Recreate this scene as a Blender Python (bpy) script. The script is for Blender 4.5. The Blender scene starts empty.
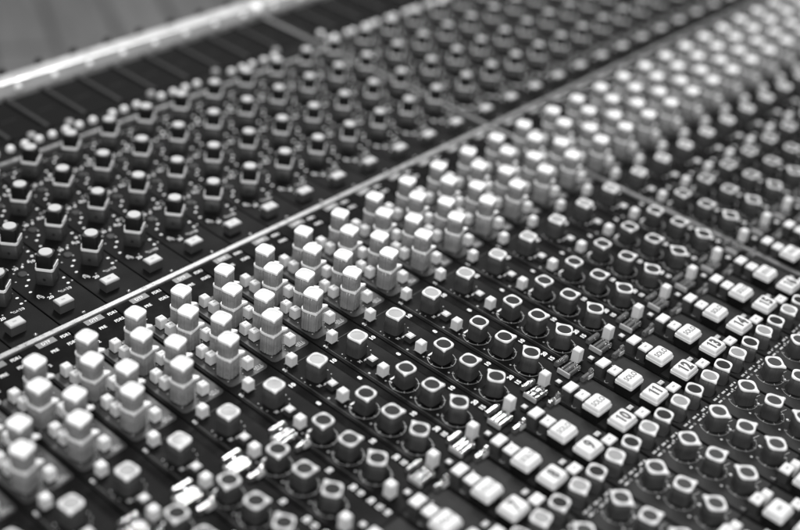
import bpy, math, random
from mathutils import Matrix, Vector
random.seed(7)
S = 0.04                      # one channel pitch in metres; all plan coordinates below are in pitches
GAP = 0.13                    # extra width of the bay trim after channel sixteen
sc = bpy.context.scene
COL = sc.collection
PI = math.pi

# ------------------------------------------------------------------ camera (solved from the photograph)
CAMC = (-4.89181844, -15.17846735, 13.61120467)
RR = ((0.66667735, -0.73978305, 0.09089745), (-0.36526361, -0.43057789, -0.82533943), (0.64971056, 0.51703357, -0.55727236))
FPX = 1241.448
cam = bpy.data.cameras.new('camera'); co = bpy.data.objects.new('camera', cam); COL.objects.link(co)
m = Matrix.Identity(4)
for i in range(3):
    m[i][0] = RR[0][i]; m[i][1] = -RR[1][i]; m[i][2] = -RR[2][i]; m[i][3] = CAMC[i] * S
co.matrix_world = m
cam.sensor_width = 36; cam.lens = FPX * 36 / 800; cam.clip_start = 0.01; cam.clip_end = 200
cam.dof.use_dof = True; cam.dof.focus_distance = 22.2 * S; cam.dof.aperture_fstop = 2.4; cam.dof.aperture_blades = 0
sc.camera = co

def project(x, v, z):
    d = (x - CAMC[0], v - CAMC[1], z - CAMC[2])
    q = [sum(RR[k][i] * d[i] for i in range(3)) for k in range(3)]
    if q[2] <= 0.5: return (1e6, 1e6, 1e6)
    return (400 + FPX * q[0] / q[2], 265 + FPX * q[1] / q[2], q[2])
def GX(ch, u): return ch + u + (GAP if ch >= 17 else 0)

# ------------------------------------------------------------------ materials
def mat(name, base, rough=0.45, metal=0.0, spec=0.5, var=0.12, scale=60, bump=0.0, rvar=0.12, trans=0.0, dust=0.0, bscale=900):
    M = bpy.data.materials.new(name); M.use_nodes = True
    nt = M.node_tree; N = nt.nodes; L = nt.links; N.clear()
    out = N.new('ShaderNodeOutputMaterial'); b = N.new('ShaderNodeBsdfPrincipled'); L.new(b.outputs[0], out.inputs[0])
    tc = N.new('ShaderNodeTexCoord'); oi = N.new('ShaderNodeObjectInfo')
    add = N.new('ShaderNodeVectorMath'); add.operation = 'ADD'
    L.new(tc.outputs['Object'], add.inputs[0])
    ml = N.new('ShaderNodeVectorMath'); ml.operation = 'SCALE'; ml.inputs['Scale'].default_value = 7.0
    cmb = N.new('ShaderNodeCombineXYZ')
    for k in range(3): L.new(oi.outputs['Random'], cmb.inputs[k])
    L.new(cmb.outputs[0], ml.inputs[0]); L.new(ml.outputs[0], add.inputs[1])
    nz = N.new('ShaderNodeTexNoise'); nz.inputs['Scale'].default_value = scale; nz.inputs['Detail'].default_value = 5
    L.new(add.outputs[0], nz.inputs['Vector'])
    mr = N.new('ShaderNodeMapRange'); mr.inputs['To Min'].default_value = base * (1 - var); mr.inputs['To Max'].default_value = base * (1 + var)
    mr.inputs['From Min'].default_value = .3; mr.inputs['From Max'].default_value = .7
    L.new(nz.outputs['Fac'], mr.inputs['Value'])
    src = mr.outputs[0]
    if dust:
        n2 = N.new('ShaderNodeTexNoise'); n2.inputs['Scale'].default_value = 1400; n2.inputs['Detail'].default_value = 2
        L.new(add.outputs[0], n2.inputs['Vector'])
        m2 = N.new('ShaderNodeMapRange'); m2.inputs['From Min'].default_value = .70; m2.inputs['From Max'].default_value = .78
        m2.inputs['To Min'].default_value = 0; m2.inputs['To Max'].default_value = dust
        L.new(n2.outputs['Fac'], m2.inputs['Value'])
        ad = N.new('ShaderNodeMath'); ad.operation = 'ADD'; L.new(src, ad.inputs[0]); L.new(m2.outputs[0], ad.inputs[1]); src = ad.outputs[0]
    cc = N.new('ShaderNodeCombineColor')
    for k in range(3): L.new(src, cc.inputs[k])
    L.new(cc.outputs[0], b.inputs['Base Color'])
    r2 = N.new('ShaderNodeMapRange'); r2.inputs['To Min'].default_value = max(0.02, rough - rvar); r2.inputs['To Max'].default_value = min(1, rough + rvar)
    r2.inputs['From Min'].default_value = .3; r2.inputs['From Max'].default_value = .7
    L.new(nz.outputs['Fac'], r2.inputs['Value']); L.new(r2.outputs[0], b.inputs['Roughness'])
    b.inputs['Metallic'].default_value = metal
    b.inputs['Specular IOR Level'].default_value = spec
    if trans:
        b.inputs['Transmission Weight'].default_value = trans; b.inputs['IOR'].default_value = 1.49
    if bump:
        bp = N.new('ShaderNodeBump'); bp.inputs['Strength'].default_value = bump; bp.inputs['Distance'].default_value = 0.0004
        n3 = N.new('ShaderNodeTexNoise'); n3.inputs['Scale'].default_value = bscale; L.new(add.outputs[0], n3.inputs['Vector'])
        L.new(n3.outputs['Fac'], bp.inputs['Height']); L.new(bp.outputs[0], b.inputs['Normal'])
    return M
M = {
 'white': mat('white_plastic', .74, .6, var=.04, bump=.06),
 'cap_white': mat('button_white', .71, .55, var=.05, bump=.08),
 'cap_grey': mat('pale_grey_cap', .40, .5, var=.05),
 'cap_mid': mat('mid_grey_cap', .46, .5, var=.06),
 'flange': mat('off_white_flange', .76, .4, var=.08),
 'knob_grey': mat('grey_knob_plastic', .205, .24, var=.16, scale=120, bump=.1),
 'knob_dark': mat('charcoal_knob_plastic', .042, .5, spec=.25, var=.15, scale=140, bump=.12),
 'knob_outer': mat('outer_knob_plastic', .028, .42, spec=.3, var=.15, scale=140, bump=.12),
 'knob_mid': mat('dark_grey_knob_plastic', .050, .48, spec=.3, var=.15, scale=140, bump=.12),
 'black': mat('black_plastic', .008, .4, spec=.25, var=.2, bump=.08),
 'body_dark': mat('dark_switch_body', .045, .42, var=.15, bump=.1),
 'hole': mat('screw_hole', .006, .6),
 'ink_dark': mat('dark_lettering', .05, .5),
 'ink_grey': mat('grey_lettering', .14, .5),
 'mark': mat('faded_mark', .30, .5),
 'recess_light': mat('pale_grey_inlay', .23, .45, var=.06),
 'recess_mid': mat('mid_grey_inlay', .05, .6, spec=.15, var=.08),
 'recess_dark': mat('dark_grey_inlay', .022, .6, spec=.1, var=.08),
 'dim_cap': mat('dim_lens_cap', .52, .45, var=.1),
 'silk': mat('white_screen_print', .75, .55, var=.1, scale=400),
 'silk_dim': mat('worn_screen_print', .40, .55, var=.35, scale=400),
 'outline': mat('faint_outline_print', .085, .6, spec=.1, var=.4, scale=300),
 'switch_grey': mat('grey_switch_body', .06, .45, var=.1),
 'line': mat('grey_outline_print', .30, .55, var=.25, scale=300),
 'tag': mat('grey_label_tag', .13, .45, var=.1),
 'plate_black': mat('black_faceplate', .0065, .6, spec=.06, var=.25, scale=40, bump=.15, dust=.05),
 'plate_grey': mat('grey_faceplate_field', .042, .5, spec=.32, var=.15, scale=50, bump=.2, dust=.08),
 'plate_lower': mat('lower_faceplate_field', .032, .6, spec=.10, var=.18, scale=50, bump=.2, dust=.06),
 'plate_mid': mat('charcoal_faceplate_field', .026, .6, spec=.08, var=.15, scale=50, bump=.2, dust=.08),
 'band': mat('gloss_black_band', .003, .6, spec=.04, var=.2, dust=.03),
 'groove': mat('groove_black', .004, .7),
 'trim': mat('brushed_trim_metal', .26, .36, metal=.6, var=.10, scale=200, bump=.15),
 'dark_trim': mat('dark_trim_metal', .17, .5, metal=.3, var=.1, scale=200),
 'rail': mat('painted_rail_metal', .46, .38, metal=.35, var=.08, scale=30, bump=.1),
 'rail_top': mat('bare_rail_edge', .46, .32, metal=.3, var=.05, scale=60),
 'bolt': mat('plated_bolt', .85, .4, metal=.2, var=.06),
 'bay_dark': mat('meter_bay_black', .006, .6, spec=.04, var=.2),
 'bay_rib': mat('meter_bay_rib', .020, .55, spec=.2, var=.15),
 'clear': mat('clear_plastic', .9, .06, trans=.88, var=.03, rvar=.03, bump=.28, bscale=300),
 'led': mat('pale_lens', .85, .2, var=.02),
}
# floor boards
def floor_mat():
    F = bpy.data.materials.new('floor_boards'); F.use_nodes = True; nt = F.node_tree; N = nt.nodes; L = nt.links
    b = N['Principled BSDF']; tc = N.new('ShaderNodeTexCoord'); mp = N.new('ShaderNodeMapping'); L.new(tc.outputs['Object'], mp.inputs[0])
    mp.inputs['Rotation'].default_value = (0, 0, math.radians(-63))
    br = N.new('ShaderNodeTexBrick'); L.new(mp.outputs[0], br.inputs['Vector'])
    br.inputs['Scale'].default_value = 1; br.inputs['Brick Width'].default_value = 1.6; br.inputs['Row Height'].default_value = .12
    br.inputs['Mortar Size'].default_value = .007; br.inputs['Color1'].default_value = (.27, .27, .27, 1); br.inputs['Color2'].default_value = (.21, .21, .21, 1)
    br.inputs['Mortar'].default_value = (.10, .10, .10, 1)
    nz = N.new('ShaderNodeTexNoise'); nz.inputs['Scale'].default_value = 5; nz.inputs['Detail'].default_value = 6
    m2 = N.new('ShaderNodeMapping'); m2.inputs['Scale'].default_value = (1, 9, 1); L.new(mp.outputs[0], m2.inputs[0]); L.new(m2.outputs[0], nz.inputs['Vector'])
    mx = N.new('ShaderNodeMixRGB'); mx.blend_type = 'MULTIPLY'; mx.inputs[0].default_value = .7
    L.new(br.outputs[0], mx.inputs[1])
    bw = N.new('ShaderNodeRGBToBW'); L.new(nz.outputs['Fac'], bw.inputs[0]); L.new(bw.outputs[0], mx.inputs[2])
    L.new(mx.outputs[0], b.inputs['Base Color']); b.inputs['Roughness'].default_value = .5
    return F

# ------------------------------------------------------------------ mesh builder (plan units in, metres out)
class MB:
    def __init__(self): self.v = []; self.f = []; self.m = []; self.mats = []; self.sm = []
    def mi(self, name):
        if name not in self.mats: self.mats.append(name)
        return self.mats.index(name)
    def face(self, idx, mt, smooth=False): self.f.append(tuple(idx)); self.m.append(self.mi(mt)); self.sm.append(smooth)
    def ring(self, pts, z):
        s = len(self.v); self.v += [(p[0], p[1], z) for p in pts]; return list(range(s, s + len(pts)))
    def loft(self, rings, mats, cap_top=None, cap_bot=None, smooth=True):
        """rings: list of (pts, z); mats: one per band (or a single name)"""
        R = [self.ring(p, z) for p, z in rings]; n = len(R[0])
        for k in range(len(R) - 1):
            mt = mats if isinstance(mats, str) else mats[k]
            for i in range(n): self.face((R[k][i], R[k][(i + 1) % n], R[k + 1][(i + 1) % n], R[k + 1][i]), mt, smooth)
        if cap_top: self.face(R[-1], cap_top)
        if cap_bot: self.face(R[0][::-1], cap_bot)
        return R
    def box(self, x0, x1, y0, y1, z0, z1, side, top=None, bev=0.0, bottom=True):
        a = [(x0, y0), (x1, y0), (x1, y1), (x0, y1)]
        if bev:
            b = [(x0 + bev, y0 + bev), (x1 - bev, y0 + bev), (x1 - bev, y1 - bev), (x0 + bev, y1 - bev)]
            self.loft([(a, z0), (a, z1 - bev), (b, z1)], [side, top or side], top or side, side if bottom else None, smooth=False)
        else: self.loft([(a, z0), (a, z1)], side, top or side, side if bottom else None, smooth=False)
    def flat(self, pts, z, mt): self.face(self.ring(pts, z), mt)
    def quad(self, x0, x1, y0, y1, z, mt): self.flat([(x0, y0), (x1, y0), (x1, y1), (x0, y1)], z, mt)
    def annulus(self, cx, cy, r0, r1, z, mt, a0=0, a1=2 * PI, n=40):
        s = len(self.v); full = abs(a1 - a0 - 2 * PI) < 1e-6
        for i in range(n + 1):
            a = a0 + (a1 - a0) * i / n
            self.v += [(cx + r0 * math.cos(a), cy + r0 * math.sin(a), z), (cx + r1 * math.cos(a), cy + r1 * math.sin(a), z)]
        for i in range(n): self.face((s + 2 * i, s + 2 * i + 1, s + 2 * i + 3, s + 2 * i + 2), mt)
    def stroke(self, pts, w, z, mt, closed=False):
        n = len(pts); s = len(self.v)
        for i in range(n):
            p = pts[i]; a = pts[(i - 1) % n] if (closed or i) else p; b = pts[(i + 1) % n] if (closed or i < n - 1) else p
            dx, dy = b[0] - a[0], b[1] - a[1]; l = math.hypot(dx, dy) or 1; nx, ny = -dy / l * w / 2, dx / l * w / 2
            self.v += [(p[0] - nx, p[1] - ny, z), (p[0] + nx, p[1] + ny, z)]
        for i in range(n if closed else n - 1):
            j = (i + 1) % n; self.face((s + 2 * i, s + 2 * j, s + 2 * j + 1, s + 2 * i + 1), mt)
    def dot(self, x, y, r, z, mt, n=10, ry=None): self.flat([(x + r * math.cos(2 * PI * i / n), y + (ry or r) * math.sin(2 * PI * i / n)) for i in range(n)], z, mt)
    def text(self, s, x, y, h, z, mt, bold=0.0, sx=1.0):
        vs, fs = glyphs(s, bold); w = max(p[0] for p in vs); k = h / 0.70
        o = len(self.v)
        self.v += [(x + (p[0] - w / 2) * k * sx, y + (p[1] - 0.35) * k, z) for p in vs]
        for f in fs: self.face([o + i for i in f], mt)
    def digits(self, s, x, y, h, z, mt):
        k = h / .70; adv = []
        for chh in s: adv.append(.36 if chh == '1' else .50)
        cx = -sum(adv) / 2
        for chh, a in zip(s, adv):
            if chh == '1':
                X = cx + a * .62
                self.flat([(x + (X - .095) * k, y - h / 2), (x + (X + .06) * k, y - h / 2), (x + (X + .06) * k, y + h / 2), (x + (X - .05) * k, y + h / 2), (x + (X - .095) * k, y + h * .36)], z, mt)
                self.flat([(x + (X - .095) * k, y + h * .36), (x + (X - .05) * k, y + h * .47), (x + (X - .21) * k, y + h * .30), (x + (X - .21) * k, y + h * .18)], z, mt)
            else: self.text(chh, x + (cx + a / 2) * k, y, h, z, mt, bold=.05, sx=.82)
            cx += a
    def add(self, other, dx=0, dy=0, dz=0, rot=0):
        o = len(self.v); c, s = math.cos(rot), math.sin(rot)
        self.v += [(p[0] * c - p[1] * s + dx, p[0] * s + p[1] * c + dy, p[2] + dz) for p in other.v]
        for f, mm, sm in zip(other.f, other.m, other.sm): self.face([o + i for i in f], other.mats[mm], sm)
    def mesh(self, name):
        me = bpy.data.meshes.new(name)
        me.from_pydata([(a * S, b * S, c * S) for a, b, c in self.v], [], self.f)
        for mt in self.mats: me.materials.append(M[mt])
        me.polygons.foreach_set('material_index', self.m)
        me.polygons.foreach_set('use_smooth', self.sm)
        me.update(); return me
_gl = {}
def glyphs(s, bold=0.0):
    k = (s, bold)
    if k not in _gl:
        cu = bpy.data.curves.new('lettering', 'FONT'); cu.body = s; cu.size = 1; cu.resolution_u = 2; cu.offset = bold; cu.fill_mode = 'FRONT'
        o = bpy.data.objects.new('lettering', cu); COL.objects.link(o); bpy.context.view_layer.update()
        me = o.to_mesh(); mx = min(v.co.x for v in me.vertices)
        _gl[k] = ([(v.co.x - mx, v.co.y) for v in me.vertices], [tuple(p.vertices) for p in me.polygons])
        o.to_mesh_clear(); COL.objects.unlink(o); bpy.data.objects.remove(o); bpy.data.curves.remove(cu)
    return _gl[k]

def circ(r, n=32, cx=0, cy=0): return [(cx + r * math.cos(2 * PI * i / n), cy + r * math.sin(2 * PI * i / n)) for i in range(n)]
def rsq(hx, hy, r, k=4, cx=0, cy=0):
    P = []
    for sx, sy, a0 in ((1, 1, 0), (-1, 1, 90), (-1, -1, 180), (1, -1, 270)):
        for i in range(k + 1):
            a = math.radians(a0 + 90 * i / k); P.append((cx + sx * (hx - r) + r * math.cos(a), cy + sy * (hy - r) + r * math.sin(a)))
    return P
def knob_outline(a, p=3.0, nub=0.0, nw=0.17, n=96, fl=0.0, k=1.0):
    """rounded square with a corner (and a pointer nub) towards +x"""
    P = []
    for i in range(n):
        t = 2 * PI * i / n; u = t - PI / 4
        r = a / (abs(math.cos(u)) ** p + abs(math.sin(u)) ** p) ** (1 / p)
        d = (t + PI) % (2 * PI) - PI
        r = r * k * (1 + fl * (math.cos(22 * t) * .6 + math.cos(14 * t + 1) * .4)) + nub * math.exp(-(d / nw) ** 2)
        P.append((r * math.cos(t), r * math.sin(t)))
    return P

# ------------------------------------------------------------------ scene roots
root = bpy.data.objects.new('mixing_console', None); COL.objects.link(root)
root.location = (12 * S, -2 * S, 0)
RX, RY = 12, -2
root['label'] = 'large black studio mixing console covered in rows of knobs and white square buttons'
root['category'] = 'mixing console'
def put(name, me, x=0, v=0, z=0, rz=0, parent=root, label=None, kind=None):
    o = bpy.data.objects.new(name, me); COL.objects.link(o); o.parent = parent
    if parent is root: o.location = ((x - RX) * S, (v - RY) * S, z * S)
    else: o.location = (x * S, v * S, z * S)
    o.rotation_euler = (0, 0, rz)
    if label: o['label'] = label
    if kind: o['kind'] = kind
    return o

# ------------------------------------------------------------------ control prototypes (MB builders)
def cap_ring(b, a, z, p, nub, rr, rec, ringmat, depth=.022, n=96):
    """raised outlined top: white land from the outline to a round recess"""
    o = knob_outline(a, p, nub, n=n); o2 = knob_outline(a - .012, p, nub, n=n)
    ci = circ(rr, n); cj = circ(rr - .006, n)
    b.loft([(o, z - .035), (o, z - .012), (o2, z), (ci, z), (cj, z - depth)], ringmat, rec)
def small_knob(h, a, bodymat, rec, nub=.045, p=3.7, rr=.138, hole=True):
    body = MB(); zt = h - .035
    body.loft([(knob_outline(a * 1.04, p, 0, fl=.012), .0), (knob_outline(a * 1.0, p, .02, fl=.016), zt * .5), (knob_outline(a * .97, p, nub * .75, fl=.010), zt)], bodymat, bodymat)
    if hole:                                       # grub screw opposite the pointer
        r = a * 1.035
        s = MB(); s.flat([(r, .030 * math.cos(t), 0) [0:2] for t in (0,)], 0, 'hole') if False else None
        o = len(body.v)
        for i in range(10):
            t = 2 * PI * i / 10; body.v.append((-r * 1.0 - .003, .026 * math.cos(t), h * .42 + .026 * math.sin(t)))
        body.face(range(o, o + 10), 'hole')
    top = MB(); cap_ring(top, a, h, p, nub, rr, rec, 'white')
    return body, top
# dual concentric equaliser knob
def eq_knob():
    low = MB(); q = .170
    low.loft([(knob_outline(q, 3.4, 0, fl=.045), 0), (knob_outline(q, 3.4, .02, fl=.048), .20), (knob_outline(q * .98, 3.4, .03, fl=.040), .405)], 'knob_grey', 'knob_grey')
    fl = MB()
    def lug(k):                       # pointer lug on the corner a quarter turn from the cap pointer
        P = knob_outline(q * 1.04 * k, 3.4, 0.03); n = len(P); R = []
        for i, (x, y) in enumerate(P):
            t = 2 * PI * i / n; d = (t - PI / 2 + PI) % (2 * PI) - PI; e = .085 * k * math.exp(-(d / .17) ** 2); R.append((x + e * math.cos(t), y + e * math.sin(t)))
        return R
    fl.loft([(lug(1), .400), (lug(1), .434), (lug(.97), .442)], 'flange', 'flange')
    up = MB(); a = .158
    up.loft([(knob_outline(a, 3.2, 0, fl=.045), .442), (knob_outline(a, 3.2, .01, fl=.045), .60), (knob_outline(a * .98, 3.2, .02, fl=.035), .728)], 'knob_grey', 'knob_grey')
    cp = MB(); o = knob_outline(a * 1.0, 3.8, .045, .17); o2 = knob_outline(a * .96, 3.8, .043, .17)
    cp.loft([(o, .728), (o, .758), (o2, .768), (circ(.132, 96), .768), (circ(.127, 96), .748), (circ(.118, 96), .745), (circ(.06, 96), .745)], 'white', 'white')
    return low, fl, up, cp
def dyn_knob():
    q = rsq(.174, .174, .05, 5); q2 = rsq(.168, .168, .045, 5)
    low = MB(); low.loft([(rsq(.178, .178, .05, 5), 0), (q, .30)], 'knob_outer', 'knob_outer')
    o = len(low.v)
    for i in range(10):
        t = 2 * PI * i / 10; low.v.append((.1787, .03 * math.cos(t), .12 + .03 * math.sin(t)))
    low.face(range(o, o + 10), 'hole')
    rim = MB(); qi = rsq(.157, .157, .045, 5)
    rim.loft([(q, .30), (q, .345), (q2, .355), (qi, .355), (qi, .33)], 'flange', 'black')
    for sy in (-1, 1): rim.box(-.15, .10, sy * .166 - .011, sy * .166 + .011, .352, .40, 'flange', bev=.008)
    inn = MB(); inn.loft([(rsq(.152, .152, .05, 6), .33), (rsq(.150, .150, .055, 6), .595), (rsq(.140, .140, .06, 6), .615)], 'black', 'black')
    cp = MB(); cp.loft([(circ(.125, 28), .615), (circ(.125, 28), .635), (circ(.115, 28), .642)], 'cap_grey', 'cap_grey')
    return low, rim, inn, cp
def cube_switch(h=.215, w=.074, mark=True):
    b = MB(); b.box(-w, w, -w, w, 0, h, 'cap_white', bev=.018)
    b.box(-w - .02, w + .02, -w - .02, w + .02, -.004, .012, 'black')
    if mark: b.quad(-.03, .02, -.012, .012, h + .002, 'mark'); b.quad(.028, .04, -.025, .02, h + .002, 'mark')
    return b
def flat_switch(hx, hy, h, mark=False, body='body_dark', top='cap_white'):
    b = MB(); b.box(-hx, hx, -hy, hy, 0, h - .045, body)
    c = MB(); c.box(-hx - .003, hx + .003, -hy - .003, hy + .003, h - .045, h, top, bev=.016)
    if mark: c.quad(-.045, .03, -.018, .018, h + .002, 'mark')
    return b, c
def square_button(txt, big, hx=.208, hy=.178):
    b = MB(); b.loft([(rsq(hx - .012, hy - .012, .03, 3), 0), (rsq(hx - .012, hy - .012, .03, 3), .185)], 'black', 'black', smooth=False)
    c = MB()
    c.loft([(rsq(hx, hy, .035, 4), .185), (rsq(hx, hy, .035, 4), .235), (rsq(hx - .01, hy - .01, .035, 4), .245), (rsq(hx - .022, hy - .022, .04, 4), .295), (rsq(hx - .038, hy - .038, .04, 4), .312)], 'cap_white', 'cap_white', smooth=False)
    if txt is None: c.quad(-.07, .05, -.03, .03, .3145, 'mark')
    elif big: c.digits(txt, 0, 0, .215, .3145, 'ink_dark')
    else: c.text(txt, 0, 0.0, .105, .3145, 'ink_grey', bold=.03, sx=.82)
    return b, c
def clear_tabs():
    """three clear ribbed plastic label tabs"""
    b = MB()
    def bar(cx, cy, lx, wy, z):
        n = 5; ly = wy / 2
        prof = [(-ly, 0), (-ly, z * .75), (-ly * .62, z), (ly * .62, z), (ly, z * .75), (ly, 0)]
        s = len(b.v)
        for x in (cx - lx / 2, cx + lx / 2):
            b.v += [(x, cy + p[0], p[1]) for p in prof]
        k = len(prof)
        for i in range(k): b.face((s + i, s + k + i, s + k + (i + 1) % k, s + (i + 1) % k), 'clear')
        b.face(range(s, s + k), 'clear'); b.face(list(range(s + k, s + 2 * k))[::-1], 'clear')
    bar(.05, .235, .32, .085, .10)
    bar(-.01, .075, .34, .05, .085); bar(-.01, -.01, .34, .085, .10); bar(-.01, -.095, .34, .05, .085)
    b.box(-.215, -.182, -.135, .13, 0, .095, 'cap_grey', bev=.01)  # pale opaque plate painted in for the bright end facet of the clear tab
    bar(.05, -.33, .30, .08, .10); b.box(.12, .20, -.36, -.30, .09, .16, 'clear', bev=.012); b.box(.03, .17, -.392, -.374, 0, .085, 'dim_cap', bev=.006)  # last box is a pale strip standing in for the small tab's shine
    return b

def meshes(name, mbs): return [x.mesh(name) for x in mbs]
D2R = math.radians
K_EQ = meshes('equaliser_knob', eq_knob())
K_DY = meshes('dynamics_knob', dyn_knob())
CONE = []   # (kind, parts, list of (ch, u, v, rot))
MBS = {}
def control(kind, mbs, subnames, spots, z=0.0, label=None, jit=4):
    """spots: (channel, u, v, rot degrees). Nearest hundred stand as parts, the rest as one stuff part."""
    vis = []
    for ch, u, v, rot in spots:
        x = GX(ch, u); p = project(x, v, z + .2)
        if -280 < p[0] < 940 and -110 < p[1] < 720:
            shown = -25 < p[0] < 825 and -25 < p[1] < 555
            vis.append((p[2] + (0 if shown else 1000), x, v, rot, ch))
    vis.sort()
    me = [b.mesh(kind if i == 0 else subnames[i - 1]) for i, b in enumerate(mbs)]
    for d, x, v, rot, ch in vis[:100]:
        o = put(kind, me[0], x, v, z, D2R(rot + random.uniform(-jit, jit)), label=label)
        for i, sn in enumerate(subnames): put(sn, me[i + 1], parent=o)
    if len(vis) > 100:
        far = MB()
        for d, x, v, rot, ch in vis[100:]:
            for b in mbs: far.add(b, x - RX, v - RY, z, D2R(rot + random.uniform(-jit, jit)) if False else D2R(rot))
        o = put(kind, far.mesh(kind), RX, RY, 0, kind='stuff')
CH = list(range(-6, 46))

# ---- upper field
AR = [1.39, 2.53, 3.69, 4.81]
control('dynamics_knob', dyn_knob(), ['pointer_collar', 'inner_knob', 'knob_cap'], [(c, .58, v, -141) for c in CH for v in AR], jit=2.5)
control('gate_button', flat_switch(.15, .10, .22, True, 'switch_grey', 'cap_mid'), ['button_cap'], [(c, .28, .46, 0) for c in CH], jit=1)
sb = MB(); sb.loft([(circ(.085, 20), 0), (circ(.085, 20), .022), (circ(.07, 20), .03)], 'knob_dark', 'black')
control('panel_screw', [sb], [], [(c, .33, v + .43, 0) for c in CH for v in AR[:3]])
# ---- equaliser field
control('equaliser_knob', eq_knob(), ['knob_flange', 'inner_knob', 'knob_cap'],
        [(c, u, v, -121) for c in CH for u, v in ((.548, -1.256), (.253, -1.796), (.548, -2.316), (.258, -2.826))], jit=5)
control('band_switch', [cube_switch()], [], [(c, .23, v, 0) for c in CH for v in (-1.085, -1.345, -2.185, -2.425)], jit=2)
control('bell_switch', [cube_switch()], [], [(c, .60, v, 0) for c in CH for v in (-2.945, -1.875)], jit=2)
control('filter_switch', [cube_switch(mark=False)], [], [(c, .225, -3.375, 0) for c in CH], jit=2)
# ---- sends
control('gain_knob', small_knob(.385, .157, 'knob_mid', 'recess_light', .04, rr=.14), ['knob_cap'], [(c, .325, -3.89, 232) for c in CH])
dl = MB(); dl.box(-.075, .075, -.075, .075, 0, .13, 'body_dark', 'dim_cap', bev=.02)
control('dim_switch', [dl], [], [(c, .31, -4.29, 0) for c in CH], jit=2)
control('send_switch', [cube_switch(.22, .076, False)], [], [(c, .22, -4.625, 0) for c in CH], jit=2)
control('send_knob', small_knob(.365, .154, 'knob_dark', 'recess_dark'), ['knob_cap'],
        [(c, .323, v, r) for c in CH for v, r in ((-5.04, 223), (-5.63, -43), (-6.23, 79))], jit=7)
control('output_switch', [cube_switch(.28, .076, False)], [], [(c, .14, -6.695, 0) for c in CH], jit=2)
control('clear_label_tab', [clear_tabs()], [], [(c, .85, -4.68, 0) for c in CH if c <= 5] + [(c, .82, -6.78, 0) for c in CH if 6 <= c], jit=2)
tn = MB(); tn.box(-.05, .05, -.05, .05, 0, .08, 'body_dark', 'dim_cap', bev=.015)
control('dim_lamp', [tn], [], [(c, .35, -6.87, 0) for c in CH], jit=3)
# ---- solo and cut
control('route_switch', flat_switch(.125, .085, .27), ['button_cap'], [(c, .18, -7.21, 0) for c in CH], jit=1.5)
control('listen_switch', flat_switch(.115, .085, .26, True), ['button_cap'], [(c, .165, -7.47, 0) for c in CH], jit=1.5)
control('solo_button', square_button('SOLO', False), ['button_cap'], [(c, .145, -7.79, 0) for c in CH], jit=1)
for c in CH[7:]:
    p = project(GX(c, .14), -8.31, .2)
    if -80 < p[0] < 940 and -60 < p[1] < 720:
        b, k = square_button(str(c), True)
        o = put('channel_button', b.mesh('channel_button'), GX(c, .14), -8.31, 0, D2R(random.uniform(-1, 1)), label='white square button with the number %d in black' % c)
        put('button_cap', k.mesh('button_cap'), parent=o)
control('mode_switch', flat_switch(.115, .085, .25, True), ['button_cap'], [(c, .57, -8.43, 0) for c in CH], jit=1.5)
lb = MB(); lb.box(-.065, .065, -.045, .045, 0, .07, 'body_dark', 'dim_cap', bev=.015); lb.quad(-.03, .03, -.012, .012, .0715, 'mark')
control('status_lamp', [lb], [], [(c, .72, -8.12, 0) for c in CH], jit=2)
# ---- trims and monitor pots
control('trim_knob', small_knob(.36, .150, 'knob_mid', 'recess_light', .04, rr=.132, hole=False), ['knob_cap'], [(c, .20, -8.77, 240) for c in CH], jit=4)
control('balance_knob', small_knob(.36, .150, 'knob_mid', 'recess_dark', .04, rr=.132, hole=False), ['knob_cap'], [(c, .67, -8.77, 240) for c in CH], jit=4)
control('monitor_knob', small_knob(.36, .156, 'knob_dark', 'recess_mid', .05, rr=.132), ['knob_cap'],
        [(c, .472, v, r) for c in CH for v, r in ((-9.37, -90), (-9.89, -31), (-10.46, 90))], jit=5)
control('monitor_switch', flat_switch(.115, .085, .25, True), ['button_cap'], [(c, .18, -10.83, 0) for c in CH], jit=1.5)
control('pan_switch', [cube_switch(.26, .075, False)], [], [(c, .40, -10.88, 0) for c in CH], jit=2)
control('group_button', square_button(None, False, .205, .17), ['button_cap'], [(c, .17, v, 0) for c in CH for v in (-11.20, -11.72)], jit=1)
control('group_switch', flat_switch(.10, .08, .22, True), ['button_cap'], [(c, .60, -11.33, 0) for c in CH], jit=1.5)

# ------------------------------------------------------------------ faceplates: two per channel, lettering printed on them
Z1, Z2, Z3 = .006, .012, .018
def plate(b, x0, x1, y0, y1, mt):
    b.box(x0, x1, y0, y1, -.09, 0, mt, bev=.008)
up = MB(); plate(up, -.045, .93, .075, 5.28, 'plate_black')
for r in AR:
    for x, y in ((.84, r - .13), (.80, r - .32), (.31, r + .21), (.18, r + .08), (.12, r - .13), (.16, r - .31), (.65, r + .70), (.81, r + .84)):
        if 0.1 < y < 5.2: up.dot(x, y, .032, Z1, 'silk', ry=.026)
    for x, y, t in ((.20, r - .40, '3'), (.72, r - .46, '10'), (.33, r + .66, '20'), (.66, r + .72, '5'), (.86, r + .45, '1')):
        if .1 < y < 5.2: up.text(t, x, y, .075, Z1, 'silk', .02)
    for x, y, q in ((.88, r + .74, .022), (.22, r + .55, .02), (.40, r + .36, .018), (.72, r + .33, .02), (.90, r + .16, .022), (.84, r + .05, .024), (.10, r + .30, .018), (.06, r + .62, .022), (.52, r - .43, .02), (.36, r - .40, .018), (.90, r - .30, .02)):
        if .1 < y < 5.2: up.dot(x, y, q, Z1, 'silk_dim', 8)
    if r < 4.7:
        up.loft([(circ(.028, 10, .46, r + .63), 0), (circ(.026, 10, .46, r + .63), .02), (circ(.012, 10, .46, r + .63), .034)], 'led', 'led')
up.text('10', .16, 1.03, .08, Z1, 'silk', .03); up.text('20', .30, .90, .08, Z1, 'silk', .03); up.text('GATE', .64, .93, .06, Z1, 'silk_dim', .02)
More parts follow.
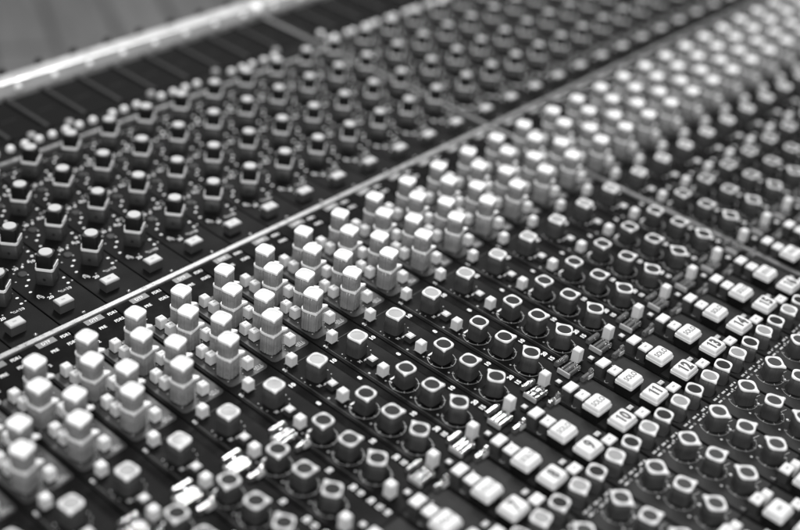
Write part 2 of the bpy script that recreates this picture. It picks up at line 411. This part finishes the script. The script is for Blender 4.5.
up.text('KEY', .36, .70, .075, Z1, 'silk', .02)
up.quad(-.02, .9, 5.05, 5.06, Z1, 'line')
UPM = up.mesh('channel_faceplate')

X0, X1 = -.045, .93
def lower_plate(near):
    lo = MB()
    plate(lo, X0, X1, -12.6, -.075, 'plate_black')
    lo.quad(X0 + .01, X1 - .01, -.94, -.085, Z1, 'band')
    lo.quad(.28, .65, -.235, -.09, Z2, 'tag')
    lo.text('DTF', .46, -.165, .075, Z3, 'silk', .02, .9); lo.text('FDR1', .83, -.20, .072, Z2, 'silk', .025, .82); lo.text('FDR2', .81, -.44, .072, Z2, 'silk', .025, .82); lo.text('PRE', .45, -.44, .072, Z2, 'silk', .025, .85)
    lo.text('2', .16, -.72, .07, Z2, 'silk', .02)
    lo.flat(rsq(.44, 1.10, .09, 5, .46, -2.07), Z1, 'plate_grey')
    for (x, y) in ((.548, -1.256), (.253, -1.796), (.548, -2.316), (.258, -2.826)):
        lo.dot(x, y, .205, Z2, 'black', 28)
        for i in range(11):
            a = D2R(-50 + 28 * i); px, py = x + .255 * math.cos(a), y + .255 * math.sin(a)
            if .05 < px < .88: lo.dot(px, py, .014, Z3, 'silk_dim', 6)
    for x, y, t in ((.70, -1.62, '8'), (.42, -1.14, 'LF'), (.72, -2.72, '12'), (.74, -3.05, 'BELL'), (.40, -3.12, '4'), (.72, -2.1, '7'), (.40, -1.6, '2')):
        lo.text(t, x, y, .07, Z2, 'silk_dim', .015)
    lo.quad(.66, .82, -3.12, -3.10, Z2, 'silk_dim'); lo.quad(.36, .50, -1.42, -1.40, Z2, 'silk_dim'); lo.quad(.34, .5, -2.5, -2.48, Z2, 'silk_dim')
    lo.text('S', -.0 + .03, -3.42, .09, Z1, 'silk', .03); lo.text('6', .33, -3.30, .07, Z1, 'silk_dim', .02)
    # send field outline and number band
    lo.stroke([(.70, -3.40), (.10, -3.40), (.045, -3.44), (.02, -3.50), (.02, -6.45)], .012, Z1, 'outline')
    lo.quad(.765, .92, -6.98, -3.55, Z1, 'band')
    for y, t in ((-3.80, '10'), (-4.43, '8'), (-5.68, '10'), (-6.19, '20'), (-6.36, '15'), (-6.58, '30'), (-6.76, '12'), (-6.92, '18')):
        if (near and y < -4.5) or (not near and y > -6.5): lo.text(t, .845, y, .085, Z2, 'silk', .045, 1.05)
    for i in range(9):
        a = D2R(150 + 26 * i); lo.dot(.325 + .265 * math.cos(a), -3.90 + .265 * math.sin(a), .013, Z1, 'silk_dim', 6)
    lo.text('M', .18, -4.12, .06, Z1, 'silk', .03); lo.quad(.27, .40, -4.165, -4.13, Z1, 'silk')
    lo.quad(.22, .36, -4.83, -4.795, Z1, 'silk'); lo.text('3', .17, -4.86, .06, Z1, 'silk', .02); lo.quad(.05, .09, -4.47, -4.43, Z1, 'silk_dim')
    for y in (-5.04, -5.63, -6.23):
        lo.dot(.323, y, .215, Z1, 'band', 28)
        lo.annulus(.323, y, .249, .259, Z1, 'line', D2R(118), D2R(418), 34)
        for k in range(7):
            a = D2R(130 + 46 * k); lo.stroke([(.323 + .225 * math.cos(a), y + .225 * math.sin(a)), (.323 + .275 * math.cos(a), y + .275 * math.sin(a))], .011, Z2, 'silk_dim')
        lo.dot(.13, y + .26, .02, Z1, 'silk_dim', 6); lo.dot(.58, y + .21, .022, Z1, 'silk_dim', 6)
    lo.quad(X0 + .01, X1 - .01, -7.08, -7.04, Z1, 'band')
    lo.flat(rsq(.455, .76, .05, 4, .445, -7.86), Z1, 'plate_mid')
    lo.annulus(.02 + .03, -7.42, .03, .045, Z2, 'line', n=14); lo.dot(.52, -7.24, .02, Z2, 'silk_dim', 6)
    lo.text('C', .50, -7.46, .06, Z2, 'silk_dim', .02)
    lo.flat(rsq(.468, 1.05, .03, 3, .443, -9.70), Z1, 'plate_lower')
    for x in (.20, .67):
        lo.dot(x, -8.77, .19, Z2, 'black', 24); lo.dot(x + .06, -9.0, .012, Z3, 'silk', 6)
    for k in range(6):                                     # two lines of dashed print
        x = .06 + .145 * k
        lo.quad(x, x + (.10 if k % 2 == 0 else .035), -9.035, -8.995, Z2, 'silk'); lo.quad(x + .02, x + (.07 if k % 2 else .12), -9.125, -9.09, Z2, 'silk')
    for y in (-9.37, -9.89, -10.46):
        lo.dot(.472, y, .205, Z2, 'black', 28)
        lo.annulus(.472, y, .247, .256, Z2, 'line', D2R(125), D2R(425), 34)
        for k in range(7):
            a = D2R(135 + 46 * k); lo.stroke([(.472 + .215 * math.cos(a), y + .215 * math.sin(a)), (.472 + .27 * math.cos(a), y + .27 * math.sin(a))], .012, Z3, 'silk_dim')
        lo.dot(.60, y + .29, .026, Z2, 'silk', 8); lo.stroke([(.55, y + .27), (.72, y + .18)], .010, Z2, 'silk_dim')
        lo.dot(.25, y + .26, .022, Z2, 'silk', 8); lo.stroke([(.70, y - .10), (.84, y - .14)], .010, Z2, 'silk_dim')
    lo.text('L', .06, -10.70, .07, Z2, 'silk_dim', .02); lo.text('R', .30, -10.70, .07, Z2, 'silk_dim', .02); lo.dot(.55, -10.72, .03, Z2, 'silk', 8)
    lo.flat(rsq(.455, .80, .03, 3, .445, -11.60), Z1, 'plate_mid')
    return lo.mesh('channel_faceplate')
LON, LOM = lower_plate(True), lower_plate(False)
for c in CH:
    x = GX(c, 0)
    pts = [project(x + dx, v, 0) for dx in (0, 1) for v in (.08, 1, 2, 3, 4, 5.3)]
    if any(-420 < p[0] < 1000 and -150 < p[1] < 820 for p in pts): put('channel_faceplate', UPM, x, 0, 0)
    pts = [project(x + dx, -k * .5, 0) for dx in (0, 1) for k in range(26)]
    if any(-420 < p[0] < 1000 and -150 < p[1] < 820 for p in pts): put('channel_faceplate', LON if c <= 5 else LOM, x, 0, 0)

# ------------------------------------------------------------------ chassis, trims, lamps, meter bays, rail
ch = MB(); ch.box(-6.1, 52, -14.5, 8.9, -3.2, -.095, 'groove')
put('chassis', ch.mesh('chassis'), 0, 0, 0)
t = MB(); t.box(-6.1, 17.0, -.062, .062, -.02, .035, 'trim', bev=.012); t.box(17.14, 52, -.062, .062, -.02, .035, 'trim', bev=.012)
put('long_trim', t.mesh('long_trim'), 0, 0, 0)
t = MB(); t.box(-.048, .048, -12.6, .0, -.02, .040, 'trim', bev=.012); t.box(-.048, .048, .065, 8.05, -.02, .030, 'dark_trim', bev=.012)
put('bay_trim', t.mesh('bay_trim'), 17.035, 0, 0)
# small trim screws above the long trim
ts = MB(); ts.loft([(circ(.045, 14), 0), (circ(.045, 14), .018), (circ(.03, 14), .03)], 'knob_mid', 'knob_mid'); ts.quad(-.03, .03, -.006, .006, .032, 'silk')  # white strip on the head is a painted glint
control('trim_screw', [ts], [], [(c, .46, .135, 35) for c in CH], jit=60)
# ledge bar and the row of round white lamps
t = MB(); t.box(-6.1, 16.95, 5.30, 5.42, -.02, .10, 'trim', bev=.02); t.box(17.15, 52, 5.30, 5.40, -.02, .06, 'knob_mid', bev=.02)
put('ledge_bar', t.mesh('ledge_bar'), 0, 0, 0)
lp = MB(); lp.loft([(circ(.092, 20), 0), (circ(.092, 20), .05), (circ(.08, 20), .085), (circ(.05, 20), .11), (circ(.02, 20), .12)], 'white', 'white')
lm = lp.mesh('round_lamp')
for x in (.6, .95, 1.3, 2.1, 2.45, 2.8, 3.5, 3.85, 4.2, 5.2, 5.56, 6.2, 6.56, 6.92, 7.3, 7.68, 8.04, 8.40, 8.74, 9.10, 9.45, 9.82, 10.36, 10.69, 11.05, 11.77, 12.14, 12.50, 12.86, 13.97, 14.33, 14.66, 15.06, 15.41):
    put('round_lamp', lm, x + .09, 5.88, 0)
for x in (17.5,): put('round_lamp', lm, x, 6.2, 0)
for k in [j for j in range(22) if j % 7 not in (2, 5)]: put('round_lamp', lm, 17.40 + .235 * k, 5.80, 0)
gl = MB(); gl.loft([(circ(.10, 16), 0), (circ(.09, 16), .08), (circ(.03, 16), .11)], 'mark', 'mark'); gm = gl.mesh('grey_lamp')
for x in (7.46, 8.46, 9.45, 11.75, 13.75, 15.8): put('grey_lamp', gm, x, 6.12, 0)
# meter bays: dark windows between ribs
bay = MB(); bay.box(.06, .93, 6.42, 7.95, -.08, -.05, 'bay_dark'); bay.box(-.06, .05, 6.3, 8.02, -.08, .02, 'bay_rib', bev=.015)
bay.box(.055, .935, 6.22, 6.40, -.08, .0, 'bay_dark', bev=.01); bay.box(-.04, .935, 5.44, 6.2, -.09, -.01, 'plate_black', bev=.008)
bay.quad(.3, .7, 7.1, 7.12, -.045, 'bay_rib')
bm = bay.mesh('meter_bay')
for c in range(-6, 40): put('meter_bay', bm, GX(c, .03), 0, 0)
rl = MB(); n0 = [(-8, 0), (54, 0)]
prof = [(8.06, -.2), (8.06, .02), (8.185, .262), (8.22, .275), (8.55, .28), (8.60, .25), (8.60, -3.2)]
mats_ = ['rail', 'rail', 'rail_top', 'rail_top', 'rail_top', 'rail']
for i in range(len(prof) - 1):
    s = len(rl.v); a, b = prof[i], prof[i + 1]
    rl.v += [(-8, a[0], a[1]), (54, a[0], a[1]), (54, b[0], b[1]), (-8, b[0], b[1])]; rl.face((s, s + 1, s + 2, s + 3), mats_[i])
rl.face([len(rl.v) + i for i in range(7)], 'rail'); rl.v += [(-8, p[0], p[1]) for p in prof]
rail = put('rear_rail', rl.mesh('rear_rail'), 0, 0, 0)
bo = MB(); bo.loft([(circ(.085, 18), 0), (circ(.085, 18), .03), (circ(.06, 18), .05), (circ(.02, 18), .07)], 'bolt', 'bolt'); bom = bo.mesh('rail_bolt')
for k in range(-3, 40):
    o = put('rail_bolt', bom, parent=rail); o.location = ((k + .47 + (GAP if k >= 17 else 0)) * S, 8.115 * S, .115 * S); o.rotation_euler = (D2R(64.5), 0, 0)
kb = MB(); kb.loft([(circ(.09, 16), 0), (circ(.09, 16), .12), (circ(.07, 16), .14)], 'black', 'black'); kbm = kb.mesh('rail_stud')
for k in range(-3, 40):
    put('rail_stud', kbm, k + .44 + (GAP if k >= 17 else 0), 8.70, .20)
ek = MB(); ek.loft([(circ(.17, 20), 0), (circ(.17, 20), .12), (circ(.12, 20), .2)], 'bolt', 'bolt')
put('trim_bolt', ek.mesh('trim_bolt'), 16.95, 8.12, .12)

# ------------------------------------------------------------------ floor
fl = bpy.data.meshes.new('floor'); q = 6
fl.from_pydata([(-q, -q, 0), (q * 2, -q, 0), (q * 2, q * 2, 0), (-q, q * 2, 0)], [], [(0, 1, 2, 3)]); fl.materials.append(floor_mat())
fo = bpy.data.objects.new('floor', fl); COL.objects.link(fo); fo.location = (0, 0, -12 * S); fo['kind'] = 'structure'; fo['label'] = 'grey boarded floor behind the console'

# ------------------------------------------------------------------ light
w = bpy.data.worlds.new('World'); sc.world = w; w.use_nodes = True
w.node_tree.nodes['Background'].inputs[0].default_value = (1, 1, 1, 1); w.node_tree.nodes['Background'].inputs[1].default_value = .25
def area(name, loc, target, sx, sy, power):
    l = bpy.data.lights.new(name, 'AREA'); l.shape = 'RECTANGLE'; l.size = sx; l.size_y = sy; l.energy = power
    o = bpy.data.objects.new(name, l); COL.objects.link(o); o.location = loc
    o.rotation_euler = (Vector(target) - Vector(loc)).to_track_quat('-Z', 'Y').to_euler(); return o
ctr = (12 * S, -3 * S, 0)
area('ceiling_lamp', (.35, .35, 1.7), ctr, 1.0, 1.0, 9)
area('rear_lamp', (2.0, 1.5, 2.4), (.9, .1, 0), .9, .6, 32)
area('front_lamp', (-.7, -1.2, 1.3), ctr, 1.1, 1.1, 28)
# two small lamps added at the mirror angle so the clear tabs glint
def mirror(x, v, dist, size, power):
    p = Vector((x * S, v * S, .1 * S)); d = p - Vector([k * S for k in CAMC]); d.normalize(); d.z = -d.z
    area('glint_lamp', p + d * dist, p, size, size, power)
mirror(4.2, -4.68, 1.6, .28, 11)
mirror(8.4, -6.75, 1.8, .22, 7)
sc.view_settings.view_transform = 'Standard'; sc.view_settings.look = 'None'; sc.view_settings.exposure = 0; sc.view_settings.gamma = 1
sc.cycles.max_bounces = 8; sc.cycles.transmission_bounces = 8; sc.cycles.caustics_refractive = False; sc.cycles.caustics_reflective = False
